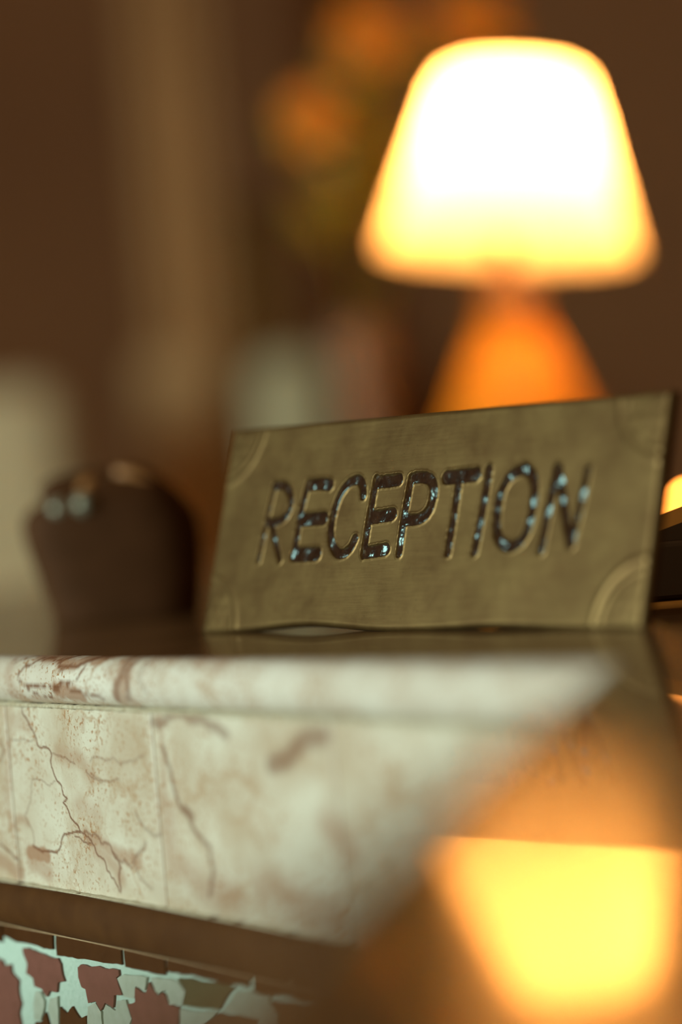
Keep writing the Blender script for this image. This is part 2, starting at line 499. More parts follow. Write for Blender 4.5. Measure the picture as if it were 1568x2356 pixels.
edge_s = [stroke(crop8(l), w, s_, st, 0.15, 3, B) for l, w, s_, st in (
    ([(360, 340), (430, 350), (520, 390)], 14, 10, 0.8),
    ([(800, 110), (860, 250), (800, 400)], 20, 12, 0.6),
    ([(150, 100), (300, 95), (520, 110), (700, 80)], 8, 9, 0.8),
    ([(20, 380), (200, 410), (500, 420), (900, 430)], 6, 10, 0.5),
    ([(10, 160), (30, 300), (60, 380)], 10, 20, 0.35),
    ([(1000, 110), (1300, 100), (1500, 160)], 12, 16, 0.45),
    ([(720, 200), (760, 260)], 6, 12, 0.3))]

def set_attr(o, name, vals):
    a = o.data.attributes.new(name, 'FLOAT', 'POINT')
    a.data.foreach_set('value', np.asarray(vals, dtype=np.float32))

# ---- edge moulding (bullnose), one piece for each run
def bull_profile(k=18):
    pr = []
    for i in range(k + 1):
        t = math.pi * i / k
        pr.append((0.0095 * (math.sin(t) ** 0.8), ZC - TOPT / 2 + TOPT / 2 * math.cos(t)))
    return pr
def sweep_run(name, seg, svals, prof, mat, parent, smooth=True):
    """prof: (offset, z); the end at s=0 is mitred into the corner"""
    u, nn = (u1, n1) if seg == 0 else (u2, n2)
    v, sz = [], []
    mk = mit.dot(u)
    for s in svals:
        for off, z in prof:
            se = max(s, mk * off)
            v.append(seg_pt(seg, se, off, z)); sz.append((se, z))
    k = len(prof); f = []
    for i in range(len(svals) - 1):
        for j in range(k - 1):
            f.append((i * k + j, i * k + j + 1, (i + 1) * k + j + 1, (i + 1) * k + j))
    f.append(tuple(range(k))); f.append(tuple(range((len(svals) - 1) * k, len(svals) * k)))
    o = obj(name, v, f, mat, parent, smooth)
    return o, np.array(sz)

sv = list(np.arange(0, 0.52, 0.0011)) + list(np.linspace(0.53, LEN1, 20))
o, sz = sweep_run('edge_moulding', 0, sv, bull_profile(), M['marble_edge'], counter)
set_attr(o, 'vein', field(sz, edge_v)); set_attr(o, 'stain', field(sz, edge_s))
o['label'] = 'rounded cream marble edge'
o2, sz2 = sweep_run('edge_moulding', 1, list(np.linspace(0, LEN2, 30)), bull_profile(), M['top'], counter)
o2['label'] = 'rounded brown stone edge'

# ---- marble front panels
Z_MT = ZC - TOPT
Z_MB = to_face(0, 2020)[1]
s_a = (to_face(10, 1640)[0] + to_face(45, 2010)[0]) / 2
s_b = (to_face(347, 1640)[0] + to_face(380, 2060)[0]) / 2
PW = s_a - s_b
GAP = 0.0008
joints = [s_b]
while joints[-1] - PW > 0.03: joints.append(joints[-1] - PW)
joints = [0.004] + sorted(joints)
k = s_a
while k < LEN1: joints.append(k); k += PW
joints.append(LEN1)
def panel(seg, sa, sb, res, parent):
    ns = max(2, int((sb - sa) / res)); nz = max(2, int((Z_MT - Z_MB) / res))
    ss = np.linspace(sa, sb, ns + 1); zz = np.linspace(Z_MB, Z_MT, nz + 1)
    v, sz = [], []
    for s in ss:
        for z in zz:
            e = min(s - sa, sb - s, 0.0012)
            v.append(seg_pt(seg, s, FACE - (0.0012 - e) * 0.35, z)); sz.append((s, z))
    f = [(i * (nz + 1) + j, (i + 1) * (nz + 1) + j, (i + 1) * (nz + 1) + j + 1, i * (nz + 1) + j + 1)
         for i in range(ns) for j in range(nz)]
    # thickness
    ring = [i * (nz + 1) for i in range(ns + 1)] + [ns * (nz + 1) + j for j in range(1, nz + 1)] + \
           [i * (nz + 1) + nz for i in range(ns - 1, -1, -1)] + [j for j in range(nz - 1, 0, -1)]
    b0 = len(v)
    for r in ring:
        s, z = sz[r]; v.append(seg_pt(seg, s, -0.02, z)); sz.append((s, z))
    q = len(ring)
    f += [(ring[i], ring[(i + 1) % q], b0 + (i + 1) % q, b0 + i) for i in range(q)]
    f.append(tuple(range(b0, b0 + q)))
    o = obj('marble_panel', v, f, M['marble'], parent, False)
    sz = np.array(sz)
    if seg == 0:
        set_attr(o, 'vein', field(sz, veins)); set_attr(o, 'stain', field(sz, stains))
    return o
for a, b in zip(joints[:-1], joints[1:]):
    if b - a < 0.01: continue
    px_near = a < s_a + PW and b > s_b - 2 * PW
    panel(0, a + GAP / 2, b - GAP / 2, 0.0006 if px_near else 0.01, counter)
for i in range(8):
    panel(1, 0.006 + i * 0.18, 0.006 + (i + 1) * 0.18 - GAP, 0.01, counter)
def run_box(name, seg, s0, s1, off0, off1, za, zb, mat, parent):
    prof = [(off0, za), (off1, za), (off1, zb), (off0, zb)]
    return sweep_run(name, seg, [s0, s1], prof, mat, parent, False)[0]
run_box('joint_filler', 0, 0.0, LEN1, -0.02, FACE - 0.0007, Z_MB, Z_MT - 0.0002, M['joint'], counter)
# thin ledge of bedding under the edge moulding, broken and uneven
svl = list(np.arange(0, 0.55, 0.0016)) + [LEN1]
led = [(FACE - .001, Z_MT + .0002), (FACE + .0022, Z_MT + .0002), (FACE + .0022, Z_MT - .0011), (FACE - .001, Z_MT - .0015)]
o, _ = sweep_run('bedding_line', 0, svl, led, M['joint_pale'], counter)
for vt in o.data.vertices:
    vt.co.z += random.uniform(-.0004, .0003)

# ---- dark rail moulding
def z_rail(px, py, off): return to_face(px, py, off)[1]
Z_RT = Z_MB
Z_RB = to_face(0, 2128, 0.009)[1]
def rail_profile(k=14):
    pr = [(-0.02, Z_RT), (FACE + 0.0022, Z_RT)]
    h = Z_RT - Z_RB
    for i in range(k + 1):
        t = math.pi * (0.12 + 0.88 * i / k)
        pr.append((FACE + 0.0022 + 0.0048 * math.sin(t), Z_RT - h / 2 + h / 2 * math.cos(t)))
    pr.append((-0.02, Z_RB))
    return pr
s_r = to_face(632, 2150, 0.013)[0]
RAILS = [(0.0, s_r - .0006), (s_r + .0006, s_r + .30), (s_r + .3012, s_r + .60), (s_r + .6012, LEN1)]
for a, b in RAILS:
    o, _ = sweep_run('rail_moulding', 0, [a, a + .0008, (a + b) / 2, b - .0008, b], rail_profile(), M['rail'], counter)
sweep_run('rail_moulding', 1, [0, LEN2], rail_profile(), M['rail'], counter)
run_box('rail_joint', 0, s_r - .0008, s_r + .0008, 0.0, FACE + .0055, Z_RB + .002, Z_RT - .004, M['joint'], counter)
# bright chipped bedding along the top of the rail
svl = list(np.arange(0, 0.55, 0.0016)) + [LEN1]
led = [(FACE - .0005, Z_RT - .0006), (FACE + .0032, Z_RT - .0004), (FACE + .003, Z_RT + .0003), (FACE - .0005, Z_RT + .0004)]
o, _ = sweep_run('bedding_line', 0, svl, led, M['joint_pale'], counter)
for vt in o.data.vertices:
    s_here = (Vector(vt.co) + counter.location - C).dot(u1)
    vt.co.z += 0.0006 * mnoise.noise(Vector((s_here * 120, 0, 3))) - .0002
# thin pale line under the rail
led = [(0.0, Z_RB + .0004), (FACE + .0025, Z_RB + .0006), (FACE + .0025, Z_RB - .0006), (0.0, Z_RB - .0006)]
sweep_run('bedding_line', 0, [0, LEN1], led, M['joint'], counter)

# ---- mosaic (zellige) below the rail
MOS = 0.002
run_box('grout_bed', 0, 0.0, LEN1, -0.028, MOS, 0.0, Z_RB, M['grout'], counter)
run_box('grout_bed', 1, 0.0, LEN2, -0.028, MOS, 0.0, Z_RB, M['grout'], counter)
def A_(l): return [(x / 3.92, 2080 + y / 3.92) for x, y in l]
def B_(l): return [(350 + x / 3.92, 2100 + y / 3.92) for x, y in l]
TP = MOS + 0.0011
def tile(px_poly, mat, rough=0.10, jag=True):
    P = [to_face(x, y, TP) for x, y in px_poly]
    Q = jitter(P + [P[0]], 0.05, 2)[:-1] if jag else np.array(P)
    v = [seg_pt(0, s, TP, z) for s, z in Q] + [seg_pt(0, s, MOS - .001, z) for s, z in Q]
    k = len(Q)
    f = [tuple(range(k))] + [(i, (i + 1) % k, k + (i + 1) % k, k + i) for i in range(k)]
    return obj('tile', v, f, M[mat], counter)
UP = 70
tile(A_([(-300, 150 - UP), (2, 205 - UP), (5, 205), (18, 345), (-80, 325), (-300, 280)]), 'tile_dark')
tile(A_([(20, 220 - UP), (470, 280 - UP), (470, 280), (475, 410), (400, 405), (150, 345), (28, 290)]), 'tile_dark')
tile(A_([(497, 290 - UP), (1085, 385 - UP), (1085, 385), (1095, 548), (990, 535), (760, 495), (650, 480), (512, 465)]), 'tile_dark')
tile(A_([(1112, 385 - UP), (1465, 445 - UP), (1465, 445), (1483, 635), (1330, 605), (1190, 580), (1127, 562)]), 'tile_dark')
tile(B_([(112, 375 - UP), (830, 480 - UP), (830, 480), (845, 650), (700, 625), (500, 590), (300, 550), (127, 520)]), 'tile_dark')
tile(B_([(882, 490 - UP), (1560, 600 - UP), (1600, 800), (1400, 750), (1150, 705), (900, 690)]), 'tile_dark')
tile(B_([(1590, 610 - UP), (2500, 760 - UP), (2520, 960), (1640, 800)]), 'tile_dark')
DN = 300   # pieces cut by the frame go on a little below it
tile(A_([(200, 400), (250, 395), (350, 440), (520, 490), (545, 540), (560, 640), (580, 700), (520, 710), (510, 800), (450, 780), (420, 840), (375, 770), (310, 745), (295, 670), (235, 630), (245, 540), (205, 440)]), 'tile_maroon')
tile(A_([(700, 570), (730, 545), (880, 560), (930, 580), (1065, 595), (1070, 640), (1045, 660), (1065, 730), (1095, 820), (1025, 820), (1015, 935), (945, 890), (905, 960), (860, 875), (795, 895), (770, 770), (735, 750), (705, 660)]), 'tile_maroon')
tile(A_([(-260, 440), (-60, 480), (20, 510), (35, 555), (95, 545), (105, 620), (165, 690), (165, 800), (190, 900), (170, 980), (190, 1082), (120, 1082 + DN), (-260, 1082 + DN)]), 'tile_maroon')
tile(A_([(1340, 700), (1390, 790), (1420, 820), (1460, 790), (1490, 830), (1510, 890), (1600, 915), (1607, 960), (1590, 1082), (1540, 1180), (1440, 1170), (1390, 1260), (1320, 1170), (1230, 1190), (1180, 1082), (1190, 1040), (1145, 900), (1213, 880), (1213, 750), (1270, 790), (1308, 800)]), 'tile_maroon')
tile(A_([(540, 930), (605, 995), (650, 925), (715, 1030), (770, 1010), (780, 1082), (770, 1082 + 120), (690, 1160), (650, 1250), (600, 1170), (545, 1180)]), 'tile_dark')
tile(A_([(315, 1070), (380, 1065), (410, 980), (440, 1082), (460, 1200), (400, 1260), (320, 1180)]), 'tile_dark')
tile(A_([(1055, 668), (1110, 632), (1318, 657), (1300, 775), (1217, 735), (1207, 845), (1112, 828), (1090, 760)]), 'tile_pale')
tile(A_([(1355, 662), (1568, 682)]) + B_([(222, 610), (286, 700), (262, 828), (150, 822), (122, 690), (68, 708), (50, 735)]) + A_([(1420, 803), (1395, 780)]), 'tile_pale')
tile(A_([(792, 925), (858, 890), (908, 970), (918, 1082), (900, 1230), (800, 1240), (788, 1082)]), 'tile_pale')
tile(A_([(932, 975), (952, 905), (1040, 962), (1052, 872), (1128, 862), (1182, 1030), (1160, 1082), (1120, 1240), (950, 1230), (935, 1082)]), 'tile_pale')
tile(A_([(448, 855), (518, 835), (528, 1082), (520, 1180), (475, 1180), (462, 1040), (432, 960)]), 'tile_pale')
tile(A_([(320, 790), (370, 800), (400, 880), (390, 980), (370, 1050), (310, 1050), (300, 900)]), 'tile_pale')
tile(B_([(225, 582), (340, 582), (718, 655), (580, 858), (272, 823), (292, 700)]), 'tile_green')
tile(B_([(748, 692), (860, 684), (1026, 722), (1028, 775), (1095, 880), (1095, 1004), (1080, 1200), (930, 1200), (905, 1004), (932, 935), (628, 866)]), 'tile_pale')
tile(B_([(242, 852), (566, 878), (425, 1000), (330, 1120), (245, 1100)]), 'tile_pale')
tile(B_([(1052, 768), (1400, 800), (1900, 900), (1900, 1200), (1115, 1200), (1112, 1004), (1112, 880), (1042, 805)]), 'tile_brown')
tile(B_([(592, 885), (926, 942), (896, 1004), (900, 1200), (500, 1200), (350, 1130), (446, 1004)]), 'tile_brown')

# the mosaic goes on around the pieces traced above: stars and lozenges set in the same bed
def tile_field(shape, mat, dark=False):
    v, f = [], []
    S0, S1 = to_face(620, 2300, TP)[0] - .035, to_face(-60, 2300, TP)[0] + .01
    ZT0 = to_face(300, 2356, TP)[1] - .012
    def add(seg, pts):
        k = len(v); m_ = len(pts)
        v.extend(seg_pt(seg, a, TP, z) for a, z in pts); v.extend(seg_pt(seg, a, MOS - .001, z) for a, z in pts)
        f.append(tuple(range(k, k + m_)))
        f.extend((k + i, k + (i + 1) % m_, k + m_ + (i + 1) % m_, k + m_ + i) for i in range(m_))
    PT = 0.05
    for seg, ln in ((0, LEN1), (1, LEN2)):
        if dark:
            a = 0.03
            while a < ln - .03:
                if seg == 1 or a > S1 or a + .026 < S0 - .02:
                    add(seg, [(a, Z_RB + .002), (a + .026, Z_RB + .002), (a + .026, Z_RB - .010), (a, Z_RB - .010)])
                a += .028
            continue
        zr = Z_RB - .036; row = 0
        while zr > 0.06:
            a = 0.055 + (PT / 2 if shape == 'lozenge' else 0)
            zc_ = zr - (PT / 2 if shape == 'lozenge' else 0)
            while a < ln - .04:
                if not (seg == 0 and S0 - .02 < a < S1 + .02 and zc_ > ZT0 - .024):
                    if shape == 'star':
                        add(seg, [(a + (.0215 if i % 2 == 0 else .0150) * math.cos(i * math.pi / 8), zc_ + (.0215 if i % 2 == 0 else .0150) * math.sin(i * math.pi / 8)) for i in range(16)])
                    else:
                        add(seg, [(a + (.0125 if i % 2 == 0 else .0070) * math.cos(i * math.pi / 4), zc_ + (.0125 if i % 2 == 0 else .0070) * math.sin(i * math.pi / 4)) for i in range(8)])
                a += PT
            zr -= PT; row += 1
    o = obj('tile_field', v, f, M[mat], counter)
    o['kind'] = 'stuff'
tile_field('star', 'tile_maroon'); tile_field('lozenge', 'tile_green'); tile_field('border', 'tile_dark', True)

# ------------------------------------------------------------------ brass sign
BL, BR = on_top(462, 1458), on_top(1474, 1448)
ua = (BR - BL).normalized()
sn = Vector((ua.y, -ua.x, 0))
if sn.dot(Vector((0, -1, 0))) < 0: sn = -sn          # horizontal normal, towards the viewer
def sign_axes(lean):
    ub = Vector((0, 0, math.cos(lean))) - sn * math.sin(lean)
    nn = sn * math.cos(lean) + Vector((0, 0, math.sin(lean)))
    return ub, nn
best = None
for i in range(5, 450):
    L_ = i * 0.0015
    ub, nn = sign_axes(L_)
    tl, tr = on_plane(536, 988, BL, nn), on_plane(1543, 895, BL, nn)
    e = abs((tl - BL).dot(ua)) + abs((tr - BL).dot(ua) - (BR - BL).length)
    if best is None or e < best[0]: best = (e, L_)
LEAN = best[1]
ub, nn = sign_axes(LEAN)
def sp(px, py):
    p = on_plane(px, py, BL, nn) - BL
    return (p.dot(ua), p.dot(ub))
W = (BR - BL).length
TLs, TRs = sp(536, 988), sp(1543, 895)
print('SIGN lean', math.degrees(LEAN), 'err', best[0], 'W', W, TLs, TRs)

def C4(l): return [(570 + x / 3.647, 1030 + y / 3.647) for x, y in l]
def C5(l): return [(970 + x / 3.647, 1030 + y / 3.647) for x, y in l]
SPX = 1 / 4000.0
# (letter, list of (polyline in photo pixels, half width in crop units))
O_ = [(860, 172), (740, 222), (660, 360), (625, 540), (622, 700), (660, 805), (740, 838), (830, 790), (890, 680), (930, 500), (950, 330), (930, 225), (860, 172)]
LET = [
    ('R', [(C4([(228, 320), (160, 600), (90, 940)]), 22), (C4([(225, 322), (310, 312), (372, 400), (350, 540), (280, 612), (180, 630)]), 26), (C4([(205, 650), (235, 800), (268, 945)]), 22)]),
    ('E', [(C4([(505, 300), (450, 500), (420, 680), (388, 915)]), 28), (C4([(515, 315), (590, 300), (685, 312)]), 38), (C4([(450, 605), (635, 590)]), 42), (C4([(395, 900), (575, 888)]), 44)]),
    ('C', [(C4([(968, 400), (965, 300), (920, 258), (830, 300), (745, 440), (695, 640), (692, 790), (740, 890), (800, 892), (860, 840), (895, 765)]), 30)]),
    ('E', [(C4([(1078, 260), (1040, 460), (1000, 680), (968, 895)]), 28), (C4([(1080, 290), (1265, 268)]), 38), (C4([(1040, 585), (1210, 558)]), 40), (C4([(975, 880), (1155, 852)]), 38)]),
    ('P', [(C4([(1372, 250), (1320, 520), (1265, 885)]), 27), (C4([(1400, 250), (1490, 245), (1545, 275), (1562, 340), (1550, 430), (1515, 540), (1440, 600), (1340, 605)]), 34)]),
    ('T', [(C5([(210, 250), (455, 222)]), 42), (C5([(305, 300), (265, 560), (215, 880)]), 28)]),
    ('I', [(C5([(562, 180), (520, 450), (440, 870)]), 30)]),
    ('O', [(C5(O_), 32)]),
    ('N', [(C5([(1130, 170), (1085, 400), (1040, 620), (998, 855)]), 29), (C5([(1150, 190), (1185, 430), (1215, 650), (1250, 805)]), 30), (C5([(1250, 805), (1300, 600), (1345, 420), (1388, 185)]), 26)]),
]
def smooth_poly(p, it=2):
    p = np.array(p, float)
    if len(p) < 3: return p
    for _ in range(it):
        q = [p[0]]
        for a, b in zip(p[:-1], p[1:]):
            q += [0.75 * a + 0.25 * b, 0.25 * a + 0.75 * b]
        q.append(p[-1]); p = np.array(q)
    return p
letters = []
for name, sts in LET:
    letters.append((name, [(smooth_poly([sp(x, y) for x, y in poly]), hw / 3.647 * SPX) for poly, hw in sts]))

def dist_poly(P, poly):
    dd = np.full(len(P), 1e9)
    for a, b in zip(poly[:-1], poly[1:]):
        ab = b - a; L2 = max(ab @ ab, 1e-14)
        t = np.clip(((P - a) @ ab) / L2, 0, 1)
        dd = np.minimum(dd, np.hypot(*(P - a - t[:, None] * ab).T))
    return dd

def gap_curve(a):      # bowed lower edge of the plate above the stone
    t = a / W
    g = 0.0002 + 0.0030 * np.exp(-((t - 0.27) / 0.14) ** 2) + 0.0014 * np.exp(-((t - 0.70) / 0.13) ** 2)
    return g

NA, NB = 800, 300
ga = np.linspace(0, 1, NA + 1); gb = np.linspace(0, 1, NB + 1)
GA, GB = np.meshgrid(ga, gb, indexing='ij')
bot_a = GA * W; bot_b = gap_curve(bot_a) / math.cos(LEAN)
top_a = TLs[0] + GA * (TRs[0] - TLs[0]); top_b = TLs[1] + GA * (TRs[1] - TLs[1])
PA = bot_a + (top_a - bot_a) * GB; PB = bot_b + (top_b - bot_b) * GB
P = np.stack([PA.ravel(), PB.ravel()], 1)
Hm = np.zeros(len(P))
sdf = np.full(len(P), 1.0)                    # signed distance to letter strokes
for name, sts in letters:
    for poly, hw in sts:
        lo_, hi_ = poly.min(0) - 0.006, poly.max(0) + 0.006
        sel = np.where(np.all((P >= lo_) & (P <= hi_), axis=1))[0]
        jit = np.array([mnoise.noise(Vector((P[i, 0] * 600, P[i, 1] * 600, 5.0))) for i in sel]) * 0.00028
        sdf[sel] = np.minimum(sdf[sel], dist_poly(P[sel], poly) - hw + jit)
DEPTH = 0.0013
groove = np.clip((0.00015 - sdf) / 0.0004, 0, 1)
lip = np.exp(-((sdf - 0.0004) / 0.0004) ** 2)
Hm += -DEPTH * groove + 0.00028 * lip * (1 - groove)
# corner ornaments: a quarter ring with a small flower inside
corners = [((0.0, 0.0), 1, 1), ((W, 0.0), -1, 1), (TLs, 1, -1), (TRs, -1, -1)]
for (ca, cb), sa, sb in corners:
    da, db = (P[:, 0] - ca) * sa, (P[:, 1] - cb) * sb
    r = np.hypot(da, db)
    Hm += 0.00032 * np.exp(-((r - 0.0255) / 0.0013) ** 2) + 0.00015 * np.exp(-((r - 0.0215) / 0.0008) ** 2)
    for (oa, ob, rr, hh) in [(0.010, 0.010, 0.0030, .0003)] + [(0.010 + 0.0055 * math.cos(t), 0.010 + 0.0055 * math.sin(t), 0.0020, .0002) for t in np.arange(6) * math.pi / 3]:
        Hm += hh * np.exp(-((da - oa) ** 2 + (db - ob) ** 2) / rr ** 2)
# soft hammered unevenness
lowf = np.zeros(len(P))
for k in range(14):
    w_ = RNG.normal(size=2) * 90; ph = RNG.uniform(0, 6.28)
    lowf += np.sin(P @ w_ + ph)
Hm += 0.00003 * lowf
# rounded border
eb = np.minimum(np.minimum(GA * W, (1 - GA) * W), np.minimum(GB * 0.1, (1 - GB) * 0.1)).ravel()
RB = 0.0026
q = np.clip(1 - eb / RB, 0, 1)
Hm -= RB * 0.8 * (1 - np.sqrt(np.clip(1 - q ** 2, 0, 1)))
sign = empty('desk_sign', (BL + BR) / 2, 'aged brass desk plaque engraved RECEPTION leaning back on the countertop', 'sign')
def sign_pt(a, b, h): return BL + ua * a + ub * b + nn * h
base = np.array(BL)[None] + P[:, :1] * np.array(ua)[None] + P[:, 1:2] * np.array(ub)[None] + Hm[:, None] * np.array(nn)[None]
idx = np.arange((NA + 1) * (NB + 1)).reshape(NA + 1, NB + 1)
quads = np.stack([idx[:-1, :-1], idx[1:, :-1], idx[1:, 1:], idx[:-1, 1:]], -1).reshape(-1, 4).tolist()
THK = 0.0050
ring = list(idx[:, 0]) + list(idx[-1, 1:]) + list(idx[-2::-1, -1]) + list(idx[0, -2:0:-1])
v = base.tolist(); b0 = len(v)
for r in ring: v.append((np.array(v[r]) - (THK + Hm[r]) * np.array(nn)).tolist())
nr = len(ring)
loc = sign.location
plate = obj('plate', v, quads, M['brass'], sign, True)
sv_ = [v[r] for r in ring] + v[b0:]
obj('plate_back', sv_, [(i, (i + 1) % nr, nr + (i + 1) % nr, nr + i) for i in range(nr)] + [tuple(range(nr, 2 * nr))], M['brass_dark'], sign)
# enamel filling of each letter
for li, (name, sts) in enumerate(letters):
    allp = np.concatenate([p for p, _ in sts]); lo_, hi_ = allp.min(0) - 0.004, allp.max(0) + 0.004
    res = 0.00028
    na_, nb_ = int((hi_[0] - lo_[0]) / res), int((hi_[1] - lo_[1]) / res)
    A2, B2 = np.meshgrid(np.linspace(lo_[0], hi_[0], na_), np.linspace(lo_[1], hi_[1], nb_), indexing='ij')
    Q = np.stack([A2.ravel(), B2.ravel()], 1)
    sd = np.full(len(Q), 1.0)
    for poly, hw in sts: sd = np.minimum(sd, dist_poly(Q, poly) - hw)
    keep = sd < 0.0002
    h = np.zeros(len(Q))
    ki = np.where(keep)[0]
    for i in ki:
        x, y = Q[i] * 1000
        h[i] = 0.00085 * mnoise.noise(Vector((x * 0.20, y * 0.20, li * 7.3))) + 0.00010 * mnoise.noise(Vector((x * 1.4, y * 1.4, li * 3.1)))
    hgt = -0.00045 + h - 0.0006 * np.clip(1 + sd / 0.0006, 0, 1) ** 2
    mp = -np.ones(len(Q), int); mp[ki] = np.arange(len(ki))
    verts = [sign_pt(Q[i, 0], Q[i, 1], hgt[i]) for i in ki]
    I = np.arange(len(Q)).reshape(na_, nb_)
    qd = np.stack([I[:-1, :-1], I[1:, :-1], I[1:, 1:], I[:-1, 1:]], -1).reshape(-1, 4)
    qd = qd[np.all(keep[qd], axis=1)]
    o = obj('letter', verts, mp[qd].tolist(), M['enamel'], sign, True)
    o['label'] = 'dark enamel letter ' + name
# back strut that holds the plate up
bt = W * 0.5
p0 = sign_pt(bt - .03, 0.07, -THK); p1 = sign_pt(bt + .03, 0.07, -THK)
foot = -sn * 0.06
g0 = Vector((p0.x, p0.y, ZC)) + foot; g1 = Vector((p1.x, p1.y, ZC)) + foot
th = -sn * 0.002
obj('strut', [p0, p1, g1, g0, p0 + th, p1 + th, g1 + th, g0 + th],
    [(0, 1, 2, 3), (4, 7, 6, 5), (0, 4, 5, 1), (1, 5, 6, 2), (2, 6, 7, 3), (3, 7, 4, 0)], M['brass_dark'], sign)

# ------------------------------------------------------------------ back cabinet, lamp, vase with flowers
cab = empty('back_cabinet', (0.45, 2.75, 0), 'dark wooden cabinet behind the counter carrying the lamp and the flowers', 'cabinet')
CX0, CX1, CY0, CY1 = 0.02, 1.2, 2.15, 3.25
box('top', (CX0, CX1, CY0, CY1, ZC - 0.03, ZC), M['wood'], cab, 0.004)
box('carcass', (CX0 + .02, CX1 - .02, CY0 + .03, CY1 - .01, 0.0, ZC - .03), M['wood'], cab)
for k in range(2):
    x0 = CX0 + .04 + k * .565
    d = box('door', (x0, x0 + .54, CY0 + .015, CY0 + .03, 0.08, ZC - .06), M['wood'], cab, 0.003)
    lathe('knob', [(0.004, 0), (0.005, 0.012), (0.012, 0.018), (0.012, 0.024), (0.0, 0.028)],
          (x0 + (.50 if k == 0 else .04), CY0 + .015, 0.75), M['lamp_metal'], d, 16, Vector((0, -1, 0)))

LY = 2.42
lb = at_depth(1187, 900, LY)
lamp = empty('table_lamp', (lb.x, LY, ZC), 'lit table lamp with glowing white tapered shade and amber flared base', 'lamp')
pm = FPX / LY
lc = Vector((lb.x, LY, ZC))
zn = lambda py, px=1185: at_depth(px, py, LY).z - ZC
z_neck, z_b9 = zn(735), zn(905)
base_prof = [(0.0, 0), (0.105, 0), (0.112, 0.006), (0.112, 0.014), (0.104, 0.022), (0.095, 0.05), (0.078, z_b9 * .75),
             (0.062, z_b9), (0.046, (z_b9 * .5 + z_neck * .5)), (0.034, z_neck - .012), (0.030, z_neck)]
lathe('base', base_prof, lc, M['lamp_base'], lamp, 64)
lathe('collar', [(0.030, z_neck), (0.034, z_neck + .004), (0.034, z_neck + .010), (0.027, z_neck + .014), (0.025, z_neck + .035), (0.012, z_neck + .045), (0.012, z_neck + .075), (0.0, z_neck + .075)], lc, M['lamp_metal'], lamp, 32)
# shade: tilted a little on its fitting
sb_c = at_depth(1167, 580, LY); st_c = at_depth(1179, 172, LY)
sax = (st_c - sb_c); SH = sax.length; sax.normalize()
RBt, RTp = 292 / pm, 150 / pm
sh_prof = [(RBt, 0), (RBt * .35 + RTp * .65 + .004, SH * .62), (RTp + .008, SH * .92), (RTp + .002, SH * .975), (RTp - .006, SH)]
shd = lathe('shade', sh_prof, sb_c, M['shade'], lamp, 72, sax)
bc = sb_c + sax * (SH * 0.65)
M['bulb'], nt, N_, L_2, p_ = nodes('lit_bulb')
p_.inputs['Base Color'].default_value = (0.9, 0.85, 0.75, 1)
p_.inputs['Emission Color'].default_value = (1.0, 0.72, 0.54, 1); p_.inputs['Emission Strength'].default_value = 470
bulb = lathe('bulb', [(0.0, -.035), (0.012, -.03), (0.014, -.012), (0.026, .012), (0.03, .03), (0.024, .048), (0.0, .06)], bc - sax * .02, M['bulb'], lamp, 24, sax)
lathe('socket', [(0.010, z_neck + .075), (0.014, z_neck + .08), (0.015, z_neck + .11), (0.012, z_neck + .115), (0, z_neck + .115)], lc, M['lamp_metal'], lamp, 24)

VY = 2.95
vb = at_depth(838, 900, VY)
vase = empty('flower_vase', (vb.x, VY, ZC), 'tall rose clay vase beside the lamp, blurred behind the brass plaque', 'vase')
vz = lambda py: at_depth(838, py, VY).z - ZC
vt_ = vz(735)
vpm = FPX / VY
lathe('body', [(0.0, 0), (0.030, 0), (0.034, 0.02), (0.030, 0.08), (0.029, vz(930)), (0.037, vz(850)), (0.040, vz(800)), (0.034, vz(755)), (0.026, vt_), (0.022, vt_ - .01), (0.030, vz(800)), (0.0, vz(860))],
      (vb.x, VY, ZC), M['vase'], vase, 40)
def flower(px, py, Y, rpx, face, label):
    c = at_depth(px, py, Y); r = rpx / (FPX / Y)
    fl = empty('flower', (c.x, c.y, c.z), label, 'flower', 'orange flowers in the vase')
    ax = Vector(face).normalized(); a = ax.orthogonal().normalized(); b = ax.cross(a)
    lathe('flower_head', [(0, -.004), (r * .3, 0), (r * .32, r * .12), (0, r * .2)], c, M['petal'], fl, 14, ax)
    for k in range(9):
        t = 2 * math.pi * k / 9 + .2
        d = a * math.cos(t) + b * math.sin(t); e = ax.cross(d)
        prof = [(0.15, .05, 0.0), (0.5, .28, .10), (0.8, .26, .16), (1.02, .03, .08)]
        v, f = [], []
        for rr, w, h in prof:
            for sgn in (-1, 0, 1):
                v.append(c + d * (rr * r) + e * (w * r * sgn) + ax * ((h - abs(sgn) * .05) * r))
        for i in range(3):
            for j in range(2):
                f.append((i * 3 + j, i * 3 + j + 1, (i + 1) * 3 + j + 1, (i + 1) * 3 + j))
        p_o = obj('petal', v, f, M['petal'], fl, True)
        mdd = p_o.modifiers.new('solid', 'SOLIDIFY'); mdd.thickness = 0.0012
    mouth = Vector((vb.x, VY, ZC + vt_ - .03))
    mid = (c + mouth) / 2 + Vector(((c.x - mouth.x) * .25, 0, 0.03))
    pts = [((1 - t) ** 2) * mouth + 2 * t * (1 - t) * mid + t * t * (c - ax * .004) for t in np.linspace(0, 1, 9)]
    tube('stem', pts, 0.0028, M['leaf'], fl)
    return fl, pts
